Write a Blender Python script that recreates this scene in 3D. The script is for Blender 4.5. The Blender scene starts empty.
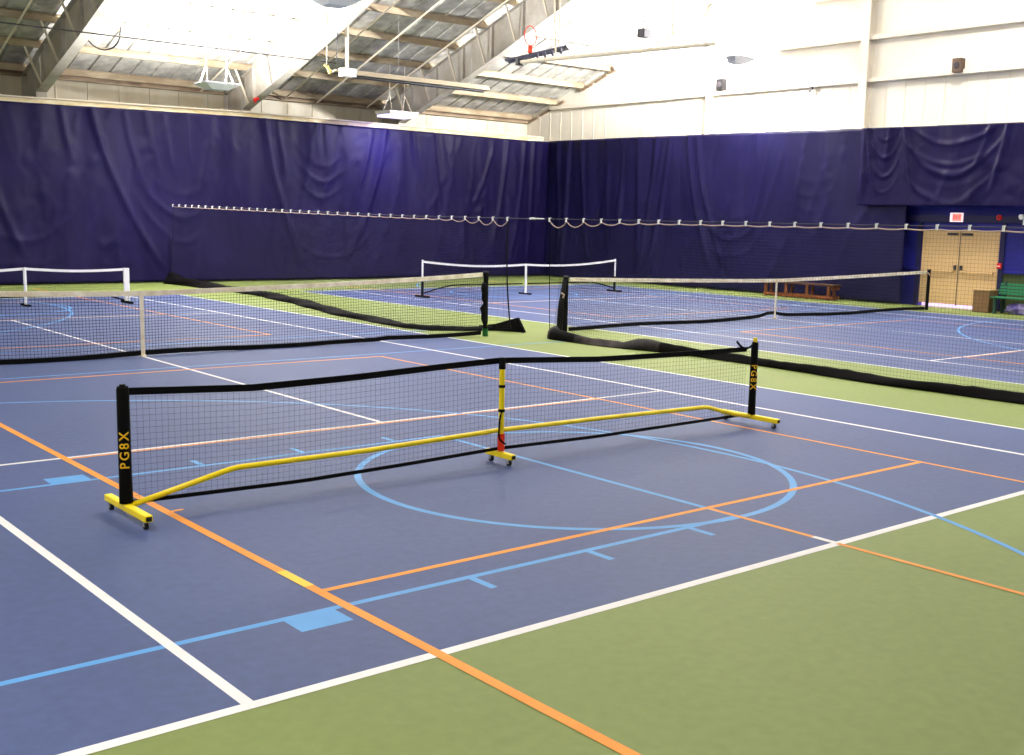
import bpy, bmesh, math, random
from mathutils import Vector, Matrix, noise as mnoise
random.seed(7)
PI = math.pi
sc = bpy.context.scene
COL = sc.collection

# ------------------------------------------------------------------ camera, world, exposure
f_px, yaw, pitch, roll = 1139.519, 0.7096, 0.1521, 0.0239
cam = bpy.data.cameras.new('camera'); cam_o = bpy.data.objects.new('camera', cam); COL.objects.link(cam_o)
fwd0 = Vector((math.sin(yaw), math.cos(yaw), 0)); right0 = Vector((math.cos(yaw), -math.sin(yaw), 0)); up0 = Vector((0, 0, 1))
fwd = fwd0*math.cos(pitch) - up0*math.sin(pitch); up1 = up0*math.cos(pitch) + fwd0*math.sin(pitch)
rgt = right0*math.cos(roll) + up1*math.sin(roll); up2 = up1*math.cos(roll) - right0*math.sin(roll)
m = Matrix((rgt, up2, -fwd)).transposed().to_4x4(); m.translation = Vector((-6.1799, -16.2018, 2.0853))
cam_o.matrix_world = m
cam.sensor_fit = 'HORIZONTAL'; cam.sensor_width = 36; cam.lens = f_px*36/1024
cam.shift_x = -36.6475/1024; cam.shift_y = 17.168/1024
cam.clip_end = 200; cam.clip_start = .05
sc.camera = cam_o

w = bpy.data.worlds.new('world'); sc.world = w; w.use_nodes = True
w.node_tree.nodes['Background'].inputs[0].default_value = (.74, .46, 1, 1)
w.node_tree.nodes['Background'].inputs[1].default_value = 7.0
sc.view_settings.view_transform = 'Standard'; sc.view_settings.look = 'None'
sc.view_settings.gamma = 1; sc.view_settings.use_curve_mapping = False
sc.view_settings.exposure = 0.0
UP_W = 640      # power of each indirect lamp's upward throw
DOWN_W = 400     # its small downward throw

# ------------------------------------------------------------------ materials
def lin(c):
    return tuple((x/255/12.92 if x/255 <= .04045 else ((x/255+.055)/1.055)**2.4) for x in c) + (1,)
MATS = {}
def mat(name, rgb, rough=.6, metal=0, noise=0, scale=3, spec=.3, rgb2=None, detail=4, emit=None, estr=0, stretch=None, sheen=0):
    if name in MATS: return MATS[name]
    M = bpy.data.materials.new(name); M.use_nodes = True
    nt = M.node_tree; b = nt.nodes['Principled BSDF']
    b.inputs['Roughness'].default_value = rough; b.inputs['Metallic'].default_value = metal
    b.inputs['Specular IOR Level'].default_value = spec
    c = lin(rgb); b.inputs['Base Color'].default_value = c
    if noise or rgb2:
        tc = nt.nodes.new('ShaderNodeTexCoord'); nz = nt.nodes.new('ShaderNodeTexNoise')
        nz.inputs['Scale'].default_value = scale; nz.inputs['Detail'].default_value = detail; nz.inputs['Roughness'].default_value = .6
        src = tc.outputs['Object']
        if stretch:
            mp = nt.nodes.new('ShaderNodeMapping'); mp.inputs['Scale'].default_value = stretch
            nt.links.new(src, mp.inputs['Vector']); src = mp.outputs['Vector']
        nt.links.new(src, nz.inputs['Vector'])
        r = nt.nodes.new('ShaderNodeValToRGB')
        c2 = lin(rgb2) if rgb2 else tuple(x*(1-noise) for x in c[:3]) + (1,)
        r.color_ramp.elements[0].position = .38; r.color_ramp.elements[1].position = .66
        r.color_ramp.elements[0].color = c2; r.color_ramp.elements[1].color = c
        nt.links.new(nz.outputs['Fac'], r.inputs['Fac']); nt.links.new(r.outputs['Color'], b.inputs['Base Color'])
    if emit:
        b.inputs['Emission Color'].default_value = lin(emit); b.inputs['Emission Strength'].default_value = estr
    if sheen:
        b.inputs['Sheen Weight'].default_value = sheen
    MATS[name] = M
    return M

def floor_mat(name, rgb, speck):
    M = bpy.data.materials.new(name); M.use_nodes = True; MATS[name] = M
    nt = M.node_tree; b = nt.nodes['Principled BSDF']; b.inputs['Roughness'].default_value = .62; b.inputs['Specular IOR Level'].default_value = .25
    tc = nt.nodes.new('ShaderNodeTexCoord')
    def nz(s, d):
        n = nt.nodes.new('ShaderNodeTexNoise'); n.inputs['Scale'].default_value = s; n.inputs['Detail'].default_value = d
        nt.links.new(tc.outputs['Object'], n.inputs['Vector']); return n
    a, c = nz(.35, 5), nz(14, 5)
    mx = nt.nodes.new('ShaderNodeMix'); mx.data_type = 'FLOAT'; mx.inputs[0].default_value = .45
    nt.links.new(a.outputs['Fac'], mx.inputs[2]); nt.links.new(c.outputs['Fac'], mx.inputs[3])
    r = nt.nodes.new('ShaderNodeValToRGB'); e = r.color_ramp.elements
    col = lin(rgb); e[0].position = .36; e[1].position = .64
    e[0].color = tuple(x*(1-speck) for x in col[:3])+(1,); e[1].color = tuple(x*(1+speck) for x in col[:3])+(1,)
    nt.links.new(mx.outputs[0], r.inputs['Fac']); nt.links.new(r.outputs['Color'], b.inputs['Base Color'])
    bp = nt.nodes.new('ShaderNodeBump'); bp.inputs['Strength'].default_value = .12; bp.inputs['Distance'].default_value = .01
    g = nz(90, 2); nt.links.new(g.outputs['Fac'], bp.inputs['Height']); nt.links.new(bp.outputs['Normal'], b.inputs['Normal'])
    return M
M_BLUE = floor_mat('court_blue', (67, 81, 125), .13)
M_GREEN = floor_mat('court_green', (117, 131, 70), .09)
M_WHITE = mat('line_white', (228, 225, 226), .6, noise=.08, scale=6)
M_ORANGE = mat('line_orange', (230, 146, 48), .6, noise=.12, scale=5)
M_LBLUE = mat('line_blue', (84, 150, 212), .6, noise=.08, scale=5)
M_TAPE = mat('tape_yellow', (246, 190, 20), .5)
M_BLACK = mat('black_fabric', (7, 7, 8), .8, spec=.15, noise=.3, scale=14)
M_VINYL = mat('black_vinyl', (13, 11, 13), .8, spec=.1, rgb2=(8, 7, 9), scale=2.5)
M_VINYLW = mat('worn_vinyl', (64, 56, 56), .75, spec=.2, rgb2=(16, 14, 15), scale=2.2)
M_STR = mat('net_cord', (20, 20, 26), .8)
M_YEL = mat('yellow_steel', (255, 226, 8), .38, spec=.5)
M_RED = mat('red_tape', (228, 52, 24), .5)
M_CREAM = mat('cream_tape', (246, 238, 218), .75, rgb2=(218, 204, 176), scale=5, stretch=(1, 1, 1))
M_WTAPE = mat('white_tape', (240, 238, 240), .6)
M_CURT = mat('navy_curtain', (20, 13, 60), .5, spec=.14, noise=.2, scale=1.1)
M_CURT2 = mat('navy_curtain_dark', (21, 18, 60), .5, spec=.14, noise=.2, scale=1.1)
M_PANEL = mat('wall_panel', (226, 221, 206), .6, rgb2=(212, 203, 182), scale=1.6, stretch=(1, 1, .25))
M_GABLE = mat('gable_panel', (240, 234, 222), .6, noise=.05, scale=1.2)
M_STEEL = mat('painted_steel', (200, 196, 190), .5, rgb2=(176, 168, 158), scale=1.5)
M_GIRT = mat('girt_steel', (236, 228, 214), .55, noise=.08, scale=2)
M_PURLIN = mat('purlin_steel', (182, 168, 142), .6, rgb2=(146, 128, 104), scale=2.2, stretch=(.6, 2, 2))
M_EAVE = mat('eave_rust', (160, 140, 118), .65, rgb2=(116, 96, 80), scale=3, stretch=(.5, 2, 2))
M_ROOF = mat('roof_sheet', (206, 204, 198), .45, rgb2=(158, 156, 152), scale=2.6, detail=8)
M_PIPE = mat('white_pipe', (224, 214, 196), .5)
M_DARK = mat('dark_metal', (46, 46, 54), .5)
M_CABLE = mat('dark_cable', (58, 54, 60), .6)
M_GALV = mat('galvanised', (170, 170, 172), .4, metal=.6)
M_LAMP = mat('lamp_white', (235, 236, 244), .4)
M_LENSOFF = mat('lamp_pan', (176, 184, 206), .5)
M_DOOR = mat('door_tan', (206, 172, 124), .5, noise=.06, scale=3)
M_BPAINT = mat('blue_paint', (24, 26, 128), .5, noise=.25, scale=1.5)
M_BDARK = mat('dark_blue_paint', (16, 15, 66), .5)
M_OLIVE = mat('olive_paint', (62, 74, 36), .6)
M_ROPE = mat('tan_rope', (176, 152, 140), .8)
M_WOODB = mat('bench_orange_wood', (150, 82, 34), .6, rgb2=(96, 54, 24), scale=6, stretch=(8, 1, 8))
M_GBENCH = mat('bench_green', (38, 120, 84), .5)
M_BIN = mat('brown_card', (120, 92, 62), .75, noise=.15, scale=5)
M_PURPLE = mat('purple_cloth', (58, 44, 130), .7, rgb2=(150, 140, 190), scale=5)
M_GREY = mat('outside_paving', (190, 188, 190), .8, noise=.1, scale=3)
M_SILV = mat('heater_steel', (190, 178, 158), .45, metal=.3)
M_RIM = mat('rim_orange', (232, 70, 40), .45)
M_BOARD = mat('backboard', (92, 92, 112), .5)
M_GRN = mat('post_green', (22, 92, 40), .5)
M_LIME = mat('lime_tape', (190, 214, 40), .6)
M_PW = mat('post_white', (238, 238, 242), .5)
M_CAST = mat('caster_black', (22, 22, 24), .5)

# ------------------------------------------------------------------ mesh helpers
class MB:
    def __init__(s): s.v = []; s.f = []; s.m = []; s.mats = []
    def mi(s, M):
        if M not in s.mats: s.mats.append(M)
        return s.mats.index(M)
    def face(s, pts, M):
        n = len(s.v); s.v += [tuple(p) for p in pts]; s.f.append(tuple(range(n, n+len(pts)))); s.m.append(s.mi(M))
    def hexa(s, p, M):           # p: 8 points, 0-3 one end, 4-7 other
        n = len(s.v); s.v += [tuple(q) for q in p]; k = s.mi(M)
        for f in ((3, 2, 1, 0), (4, 5, 6, 7), (0, 1, 5, 4), (1, 2, 6, 5), (2, 3, 7, 6), (3, 0, 4, 7)):
            s.f.append(tuple(n+i for i in f)); s.m.append(k)
    def box(s, x0, x1, y0, y1, z0, z1, M):
        s.hexa([(x0, y0, z0), (x1, y0, z0), (x1, y1, z0), (x0, y1, z0), (x0, y0, z1), (x1, y0, z1), (x1, y1, z1), (x0, y1, z1)], M)
    def tube(s, pts, r, M, n=8, caps=True, flat=None):
        pts = [Vector(p) for p in pts]; k = s.mi(M); rings = []
        rs = r if isinstance(r, (list, tuple)) else [r]*len(pts)
        for i, p in enumerate(pts):
            a = pts[max(0, i-1)]; b = pts[min(len(pts)-1, i+1)]; t = (b-a)
            if t.length < 1e-9: t = Vector((0, 0, 1))
            t.normalize(); ref = Vector((0, 0, 1)) if abs(t.z) < .9 else Vector((0, 1, 0))
            u = t.cross(ref).normalized(); v = u.cross(t).normalized(); base = len(s.v)
            for j in range(n):
                an = 2*PI*(j+.5)/n
                s.v.append(tuple(p + (u*math.cos(an) + v*math.sin(an)*(flat or 1))*rs[i]))
            rings.append(base)
        for a, b in zip(rings, rings[1:]):
            for j in range(n):
                s.f.append((a+j, a+(j+1) % n, b+(j+1) % n, b+j)); s.m.append(k)
        if caps:
            s.f.append(tuple(rings[0]+j for j in reversed(range(n)))); s.m.append(k)
            s.f.append(tuple(rings[-1]+j for j in range(n))); s.m.append(k)
    def ribbon(s, top, bot, th, nrm, M):      # solid strip between two polylines, thickness th along nrm
        nrm = Vector(nrm)*th/2; k = s.mi(M); rows = []
        for a, b in zip(top, bot):
            a = Vector(a); b = Vector(b); n = len(s.v)
            s.v += [tuple(a-nrm), tuple(a+nrm), tuple(b+nrm), tuple(b-nrm)]; rows.append(n)
        for p, q in zip(rows, rows[1:]):
            for j in range(4):
                s.f.append((p+j, p+(j+1) % 4, q+(j+1) % 4, q+j)); s.m.append(k)
        s.f.append(tuple(rows[0]+j for j in (3, 2, 1, 0))); s.m.append(k)
        s.f.append(tuple(rows[-1]+j for j in range(4))); s.m.append(k)
    def build(s, name, parent=None, smooth=False, bevel=0, loc=None):
        me = bpy.data.meshes.new(name); me.from_pydata(s.v, [], s.f)
        for M in s.mats: me.materials.append(M)
        me.polygons.foreach_set('material_index', s.m)
        bm = bmesh.new(); bm.from_mesh(me); bmesh.ops.recalc_face_normals(bm, faces=bm.faces[:]); bm.to_mesh(me); bm.free()
        if smooth: me.polygons.foreach_set('use_smooth', [True]*len(me.polygons))
        me.update()
        o = bpy.data.objects.new(name, me); COL.objects.link(o)
        if parent: 
            o.parent = parent; o.matrix_parent_inverse = Matrix.Translation(-parent.location) if not parent.get('_raw') else Matrix()
        if bevel:
            b = o.modifiers.new('bevel', 'BEVEL'); b.width = bevel; b.segments = 2; b.limit_method = 'ANGLE'
        return o
def tag(o, label, cat, group=None):
    o['label'] = label; o['category'] = cat
    if group: o['group'] = group
    return o
def thing(name, label, cat, loc, group=None):
    o = bpy.data.objects.new(name, None); COL.objects.link(o); o.location = loc; o.empty_display_size = .2
    return tag(o, label, cat, group)
def struct(o): o['kind'] = 'structure'; return o
def light(name, parent, loc, power, size, down=False, color=(1, .97, .93), size_y=None, spread=PI):
    L = bpy.data.lights.new(name, 'AREA'); L.energy = power; L.size = size; L.color = color; L.spread = spread
    if size_y: L.shape = 'RECTANGLE'; L.size_y = size_y
    o = bpy.data.objects.new(name, L); COL.objects.link(o); o.location = loc
    if not down: o.rotation_euler = (PI, 0, 0)
    o.parent = parent; o.matrix_parent_inverse = Matrix.Translation(-parent.location)
    return o
def bez(p, n=10):
    out = []
    for i in range(n+1):
        t = i/n; q = [Vector(a) for a in p]
        while len(q) > 1: q = [a.lerp(b, t) for a, b in zip(q, q[1:])]
        out.append(q[0])
    return out
def interp(x, tab):
    if x <= tab[0][0]: return tab[0][1]
    for (a, p), (b, q) in zip(tab, tab[1:]):
        if x <= b: return p + (q-p)*(x-a)/(b-a)
    return tab[-1][1]

# ------------------------------------------------------------------ room constants
XW, XE, YN, YS = -14.0, 22.1, 18.4, -22.0
RIDGE = -2.4
def zroof(y): return 6.3 + .335*(17.2 - (y if y > RIDGE else 2*RIDGE - y))
DX = 14.385          # court spacing

# ------------------------------------------------------------------ floor with courts and lines
F = MB()
F.face([(XW, YS, 0), (XE+.3, YS, 0), (XE+.3, YN+.2, 0), (XW, YN+.2, 0)], M_GREEN)
HB, SB, SV = 5.485, 4.115, 6.40
BL = 11.89
for cx in (0, DX):
    F.face([(cx-HB, -BL, .0008), (cx+HB, -BL, .0008), (cx+HB, BL, .0008), (cx-HB, BL, .0008)], M_BLUE)
_n = [0]
LZ = {M_LBLUE: .0014, M_WHITE: .0020, M_ORANGE: .0026, M_TAPE: .0032}
def strip(x0, y0, x1, y1, wd, M, z=None):
    a = Vector((x0, y0)); b = Vector((x1, y1)); t = (b-a).normalized(); n = Vector((-t.y, t.x))*wd/2
    _n[0] += 1; z = (z or LZ[M]) + (_n[0] % 50)*.00001
    F.face([(*(a-n), z), (*(b-n), z), (*(b+n), z), (*(a+n), z)], M)
def arc(cx, cy, r, a0, a1, wd, M, n=64):
    _n[0] += 1; z = LZ[M]+.0006+(_n[0] % 50)*.00001
    for i in range(n):
        p, q = a0+(a1-a0)*i/n, a0+(a1-a0)*(i+1)/n
        F.face([(cx+(r+d)*math.cos(a), cy+(r+d)*math.sin(a), z) for d, a in ((-wd/2, p), (wd/2, p), (wd/2, q), (-wd/2, q))], M)
W = .05
for ci, cx in enumerate((0, DX)):
    for s in (-1, 1):
        strip(cx-HB, s*BL, cx+HB, s*BL, .068, M_WHITE)
        strip(cx-HB+.025, -BL, cx-HB+.025, BL, W, M_WHITE); strip(cx+HB-.025, -BL, cx+HB-.025, BL, W, M_WHITE)
        strip(cx-SB, s*SV, cx+SB, s*SV, W, M_WHITE)
        strip(cx+s*SB, -BL, cx+s*SB, BL, .058, M_WHITE)
    strip(cx, -SV, cx, SV, W, M_WHITE)
    for s in (-1, 1):
        strip(cx+.09, s*BL, cx+.09, s*(BL-.2), W, M_WHITE, z=.0036)
        # orange pickleball court
        xl, xr = cx-3.14, cx+2.97
        y0, yv, yn = s*1.9 if s > 0 else -1.66, s*6.46, s*10.735
        strip(xl, y0, xl, s*15.2, .062, M_ORANGE); strip(xr, y0, xr, s*15.2, .045, M_ORANGE)
        if ci == 0 and s < 0: strip(cx-6.5, y0, xr, y0, W, M_ORANGE)
        else: strip(xl, y0, xr, y0, W, M_ORANGE)
        strip(xl, yn, xr, yn, W, M_ORANGE)
        strip(xl, yv, xr, yv, .036, M_ORANGE)
        strip(cx+.09, yn, cx+.09, s*15.2, .045, M_ORANGE)
        # blue basketball markings (hoop on the outer side of each court)
        h = -1 if ci == 0 else 1
        yl0, yl1, yc = s*7.32, s*11.02, s*9.12
        xo = cx + h*8.0 if ci == 0 else cx + 6.6
        for yy in (yl0, yl1): strip(xo, yy, cx+.09*-h, yy, W, M_LBLUE)
        strip(cx-h*.09, yl0, cx-h*.09, yl1, W, M_LBLUE)
        arc(cx-h*.10, s*9.25, 1.80, 0, 2*PI, .058, M_LBLUE, 96)
        c3 = cx + h*4.88
        if h < 0: arc(c3, s*9.50, 6.63, -PI/2, PI/2, W, M_LBLUE, 96)
        else: arc(c3, s*9.50, 6.75, PI/2, 3*PI/2, W, M_LBLUE, 96)
        for yy, o in ((yl0, -1), (yl1, 1)):
            o *= s
            F.face([(cx+h*3.52, yy, .0013), (cx+h*3.22, yy, .0013), (cx+h*3.22, yy+o*.22, .0013), (cx+h*3.52, yy+o*.22, .0013)], M_LBLUE)
            for k in (2.31, 1.38, .43):
                strip(cx+h*k, yy, cx+h*k, yy+o*.24, W, M_LBLUE)
        strip(cx-6.5 if ci == 0 else cx-4.9, s*1.36, cx+6.9 if ci == 0 else cx+4.4, s*1.36, .045, M_LBLUE)
# pieces of tape and touch-ups on the front lines
strip(-3.14, -10.28, -3.14, -10.62, .064, M_TAPE)
strip(-3.13, -8.60, -3.02, -8.585, .035, M_ORANGE)
floor = struct(F.build('floor'))

P = MB(); P.box(XE+.31, 40, -30, 30, -.12, -.005, M_GREY); struct(P.build('trim_1'))   # paving outside the doors

# ------------------------------------------------------------------ walls
def prism_x(mb, poly, x0, x1, M):     # poly in (y,z), extruded along x
    a = [(x0, y, z) for y, z in poly]; b = [(x1, y, z) for y, z in poly]
    mb.face(a, M); mb.face(b, M)
    for i in range(len(poly)):
        j = (i+1) % len(poly); mb.face([a[i], a[j], b[j], b[i]], M)
Wf = MB()
Wf.box(XW-.2, XE+.3, YN, YN+.15, -.1, 6.0, M_PANEL)
wall_far = struct(Wf.build('wall_far'))
rb = MB()
for x in [i*.91 - 8 for i in range(34)]:
    rb.hexa([(x-.02, YN, 4.6), (x+.02, YN, 4.6), (x+.01, YN-.02, 4.6), (x-.01, YN-.02, 4.6), (x-.02, YN, 5.85), (x+.02, YN, 5.85), (x+.01, YN-.02, 5.85), (x-.01, YN-.02, 5.85)], M_PANEL)
rb.build('panel_rib', wall_far)
Wn = MB(); Wn.box(XW-.2, XE+.3, YS-.15, YS, -.1, 6.5, M_PANEL); struct(Wn.build('wall_near'))
def gable(x0, x1, M):
    g = MB(); prism_x(g, [(YS-.1, -.1), (YN+.1, -.1), (YN+.1, zroof(YN)+.1), (RIDGE, zroof(RIDGE)+.1), (YS-.1, zroof(YS)+.1)], x0, x1, M); return g
struct(gable(XW-.15, XW, M_PANEL).build('wall_left'))
g = MB()
DY0, DY1, DZ = -1.10, 1.15, 2.06
prism_x(g, [(YS-.1, 2.95), (YN+.1, 2.95), (YN+.1, zroof(YN)+.1), (RIDGE, zroof(RIDGE)+.1), (YS-.1, zroof(YS)+.1)], XE, XE+.2, M_GABLE)
g.box(XE, XE+.2, DY1, 1.7, -.1, 2.95, M_BPAINT); g.box(XE, XE+.2, 1.7, YN+.1, -.1, 2.95, M_BDARK)
g.box(XE, XE+.2, DY0, DY1, DZ, 2.95, M_BPAINT)
g.box(XE, XE+.2, -8, DY0, 1.02, 2.95, M_BPAINT); g.box(XE, XE+.2, -8, DY0, -.1, 1.02, M_OLIVE)
g.box(XE, XE+.2, YS-.1, -8, -.1, 2.95, M_GABLE)
wall_right = struct(g.build('wall_right'))
for z, d in ((6.12, .2), (7.27, .2), (8.5, .2)):
    q = MB(); y1 = min(YN-.05, 17.2-(z+.3-6.3)/.335)
    q.box(XE-.20, XE-.002, -12, y1, z, z+.03, M_GIRT); q.box(XE-.205, XE-.19, -12, y1, z-.0, z+.12, M_GIRT)
    q.build('girt', wall_right)
for y, wd in ((3.2, .26), (8.95, .17), (-4.2, .26)):
    q = MB(); zt = zroof(y)-.22
    q.box(XE-.30, XE-.28, y-wd/2, y+wd/2, 0, zt, M_GIRT); q.box(XE-.28, XE-.03, y-.012, y+.012, 0, zt, M_GIRT); q.box(XE-.03, XE-.003, y-wd/2, y+wd/2, 0, zt, M_GIRT)
    q.build('column', wall_right)
q = MB()
for i in range(48):
    y = -10 + i*.6; q.box(XE-.012, XE-.001, y-.008, y+.008, 4.7, min(zroof(y)-.3, 6.1), M_GIRT)
q.build('panel_seam', wall_right)
q = MB()   # dark gable trim where sheets meet the wall
for i in range(30):
    y0 = 18.3 - i*.75; 
    if i in (3, 7, 8, 12, 14): continue
    y1 = y0 - .62
    q.hexa([(XE-.09, y0, zroof(y0)-.26), (XE-.002, y0, zroof(y0)-.26), (XE-.002, y1, zroof(y1)-.26), (XE-.09, y1, zroof(y1)-.26),
            (XE-.09, y0, zroof(y0)-.20), (XE-.002, y0, zroof(y0)-.20), (XE-.002, y1, zroof(y1)-.20), (XE-.09, y1, zroof(y1)-.20)], M_EAVE)
q.build('gable_trim', wall_right)
q = MB(); q.box(XE-.08, XE-.002, -8, 1.66, 2.28, 2.46, M_BDARK); q.box(XE-.08, XE-.002, -8, 1.66, 2.66, 2.75, M_BPAINT); q.build('door_header', wall_right)
q = MB(); q.box(XE-.06, XE-.002, -8, -1.28, .99, 1.05, M_BPAINT); q.box(XE-.06, XE-.002, 1.2, 1.66, .99, 1.05, M_BPAINT); q.build('wall_ledge', wall_right)
q = MB(); 
for y in (-1.20, 1.22): q.box(XE-.05, XE-.002, y-.06, y+.06, 0, 2.28, M_BDARK)
q.build('door_jamb', wall_right)

# double door
d1 = bpy.data.objects.new('door_1', None); COL.objects.link(d1); d1.location = (XE, 0, 0); struct(d1)
for s in (-1, 1):
    y0, y1 = ((DY0+.002, .017) if s < 0 else (.037, DY1-.002))
    q = MB(); q.box(XE+.02, XE+.065, y0, y1, .085, DZ+.004, M_DOOR); q.build('door_leaf', d1, bevel=.004)
    q = MB(); q.tube([(XE-.05, y0+.10, .97), (XE-.05, y1-.10, .97)], .022, M_DOOR)
    for y in (y0+.14, y1-.14): q.box(XE-.06, XE+.02, y-.03, y+.03, .94, 1.0, M_DOOR)
    q.build('push_bar', d1)
    q = MB(); yy = (y1-.08 if s < 0 else y0+.08); q.box(XE-.03, XE+.02, yy-.03, yy+.03, 1.02, 1.14, M_DARK); q.build('door_lock', d1)
    q = MB(); yy = (y1-.2 if s < 0 else y0+.2); q.box(XE-.05, XE+.02, yy-.14, yy+.14, 1.94, 2.0, M_DARK); q.build('door_closer', d1)
q = MB(); q.box(XE+.015, XE+.07, .017, .037, .06, DZ-.001, M_DARK); q.build('mullion', d1)

# ------------------------------------------------------------------ roof
R = MB(); ns = 0
prof = []; x = XW-.2
while x < XE+.3:
    prof += [(x, 0), (x+.50, 0), (x+.53, .05), (x+.57, .05)]; x += .60
for ya, yb in ((YN+.1, RIDGE), (RIDGE, YS-.1)):
    for (xa, da), (xb, db) in zip(prof, prof[1:]):
        R.face([(xa, ya, zroof(ya)+da), (xb, ya, zroof(ya)+db), (xb, yb, zroof(yb)+db), (xa, yb, zroof(yb)+da)], M_ROOF)
    R.face([(XW-.2, ya, zroof(ya)+.12), (XE+.3, ya, zroof(ya)+.12), (XE+.3, yb, zroof(yb)+.12), (XW-.2, yb, zroof(yb)+.12)], M_ROOF)
ceiling = struct(R.build('ceiling'))
for i in range(13):
    y = 18.05 - i*1.45; z = zroof(y)
    q = MB()
    q.box(XW+.05, XE-.02, y-.006, y+.006, z-.20, z-.004, M_PURLIN)
    q.box(XW+.05, XE-.02, y-.006, y+.07, z-.206, z-.196, M_PURLIN)
    q.box(XW+.05, XE-.02, y-.07, y+.006, z-.03, z-.02, M_PURLIN)
    q.box(XW+.05, XE-.02, y+.06, y+.07, z-.196, z-.17, M_PURLIN)
    q.build('purlin', ceiling)
q = MB(); q.box(XW+.05, XE-.02, 18.20, 18.38, 5.70, 5.73, M_PURLIN); q.box(XW+.05, XE-.02, 18.36, 18.38, 5.73, 5.88, M_EAVE); q.box(XW+.05, XE-.02, 18.20, 18.22, 5.73, 5.90, M_EAVE)
q.build('eave_strut', ceiling)
RX = (3.92, 9.875, 15.507)
RLAB = ('steel roof rafter furthest left, grey web in shade, top left corner of the hall',
        'brightly lit steel rafter between the two left bays, beside the hanging dish lamp',
        'long grey steel rafter crossing above the tube heater, nearest the right gable wall')
def zbot(y): return 5.22 + (16.9-y)*interp(16.9-y, [(0, .30), (3.7, .31), (6.2, .325), (8.5, .335), (20, .335)])
for x, lab in zip(RX, RLAB):
    t = thing('roof_rafter', lab, 'beam', (x, 16.9, 0), 'steel roof rafters')
    ys = [16.95, 15.5, 13.5, 11.5, 9.5, 7.0, 4.0, 1.0, RIDGE+.3]
    tops = [(x, y, zroof(y)-.21) for y in ys]; bots = [(x, y, zbot(y)) for y in ys]
    q = MB(); q.ribbon(tops, bots, .012, (1, 0, 0), M_STEEL); q.build('web', t)
    q = MB(); q.ribbon([(x-.14, y, zbot(y)) for y in ys], [(x+.14, y, zbot(y)) for y in ys], .02, (0, 0, 1), M_STEEL); q.build('lower_flange', t)
    q = MB(); q.ribbon([(x-.14, y, zroof(y)-.218) for y in ys], [(x+.14, y, zroof(y)-.218) for y in ys], .016, (0, 0, 1), M_STEEL); q.build('upper_flange', t)
    q = MB(); q.box(x-.14, x+.14, 16.96, 16.98, 0, 5.25, M_STEEL); q.box(x-.14, x+.14, 18.2, 18.21, 0, 5.75, M_STEEL); q.hexa([(x-.006, 16.98, 0), (x+.006, 16.98, 0), (x+.006, 18.2, 0), (x-.006, 18.2, 0), (x-.006, 16.98, 6.12), (x+.006, 16.98, 6.12), (x+.006, 18.2, 5.72), (x-.006, 18.2, 5.72)], M_STEEL)
    q.hexa([(x-.14, 18.15, 5.74), (x+.14, 18.15, 5.74), (x+.14, 18.18, 5.74), (x-.14, 18.18, 5.74), (x-.14, 16.9, 6.15), (x+.14, 16.9, 6.15), (x+.14, 16.9, 6.17), (x-.14, 16.9, 6.17)], M_STEEL)
    q.build('column', t)
    for i in range(7):
        y = 16.6 - i*1.45
        for s in (-1, 1):
            q = MB(); q.tube([(x+s*.5, y, zroof(y)-.20), (x+s*.10, y, zbot(y)+.03)], .034, M_PIPE, 4); q.build('flange_brace', t)
        q = MB(); q.hexa([(x-.10, y-.3, zbot(y-.3)), (x+.10, y-.3, zbot(y-.3)), (x+.10, y-.29, zbot(y-.3)), (x-.10, y-.29, zbot(y-.3)),
                          (x-.10, y-.3, zroof(y-.3)-.22), (x+.10, y-.3, zroof(y-.3)-.22), (x+.10, y-.29, zroof(y-.3)-.22), (x-.10, y-.29, zroof(y-.3)-.22)], M_STEEL)
        q.build('web_stiffener', t)
# pipes running up the slope under the purlins
PL = {2.9: 'white roof pipe furthest left, ahead of the first rafter', 8.95: 'white roof pipe behind the hanging dish lamp', 11.75: 'white roof pipe to the left of the heater box',
      12.95: 'white roof pipe passing right behind the heater box', 14.85: 'white roof pipe just left of the long grey rafter', 17.0: 'white roof pipe right of the long grey rafter'}
for x, lab in PL.items():
    q = MB(); q.tube([(x, 18.1, zroof(18.1)-.27), (x, 1.0, zroof(1)-.27)], .028, M_PIPE, 6)
    tag(q.build('roof_pipe'), lab + ' under the purlins', 'pipe', 'roof pipes')

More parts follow.
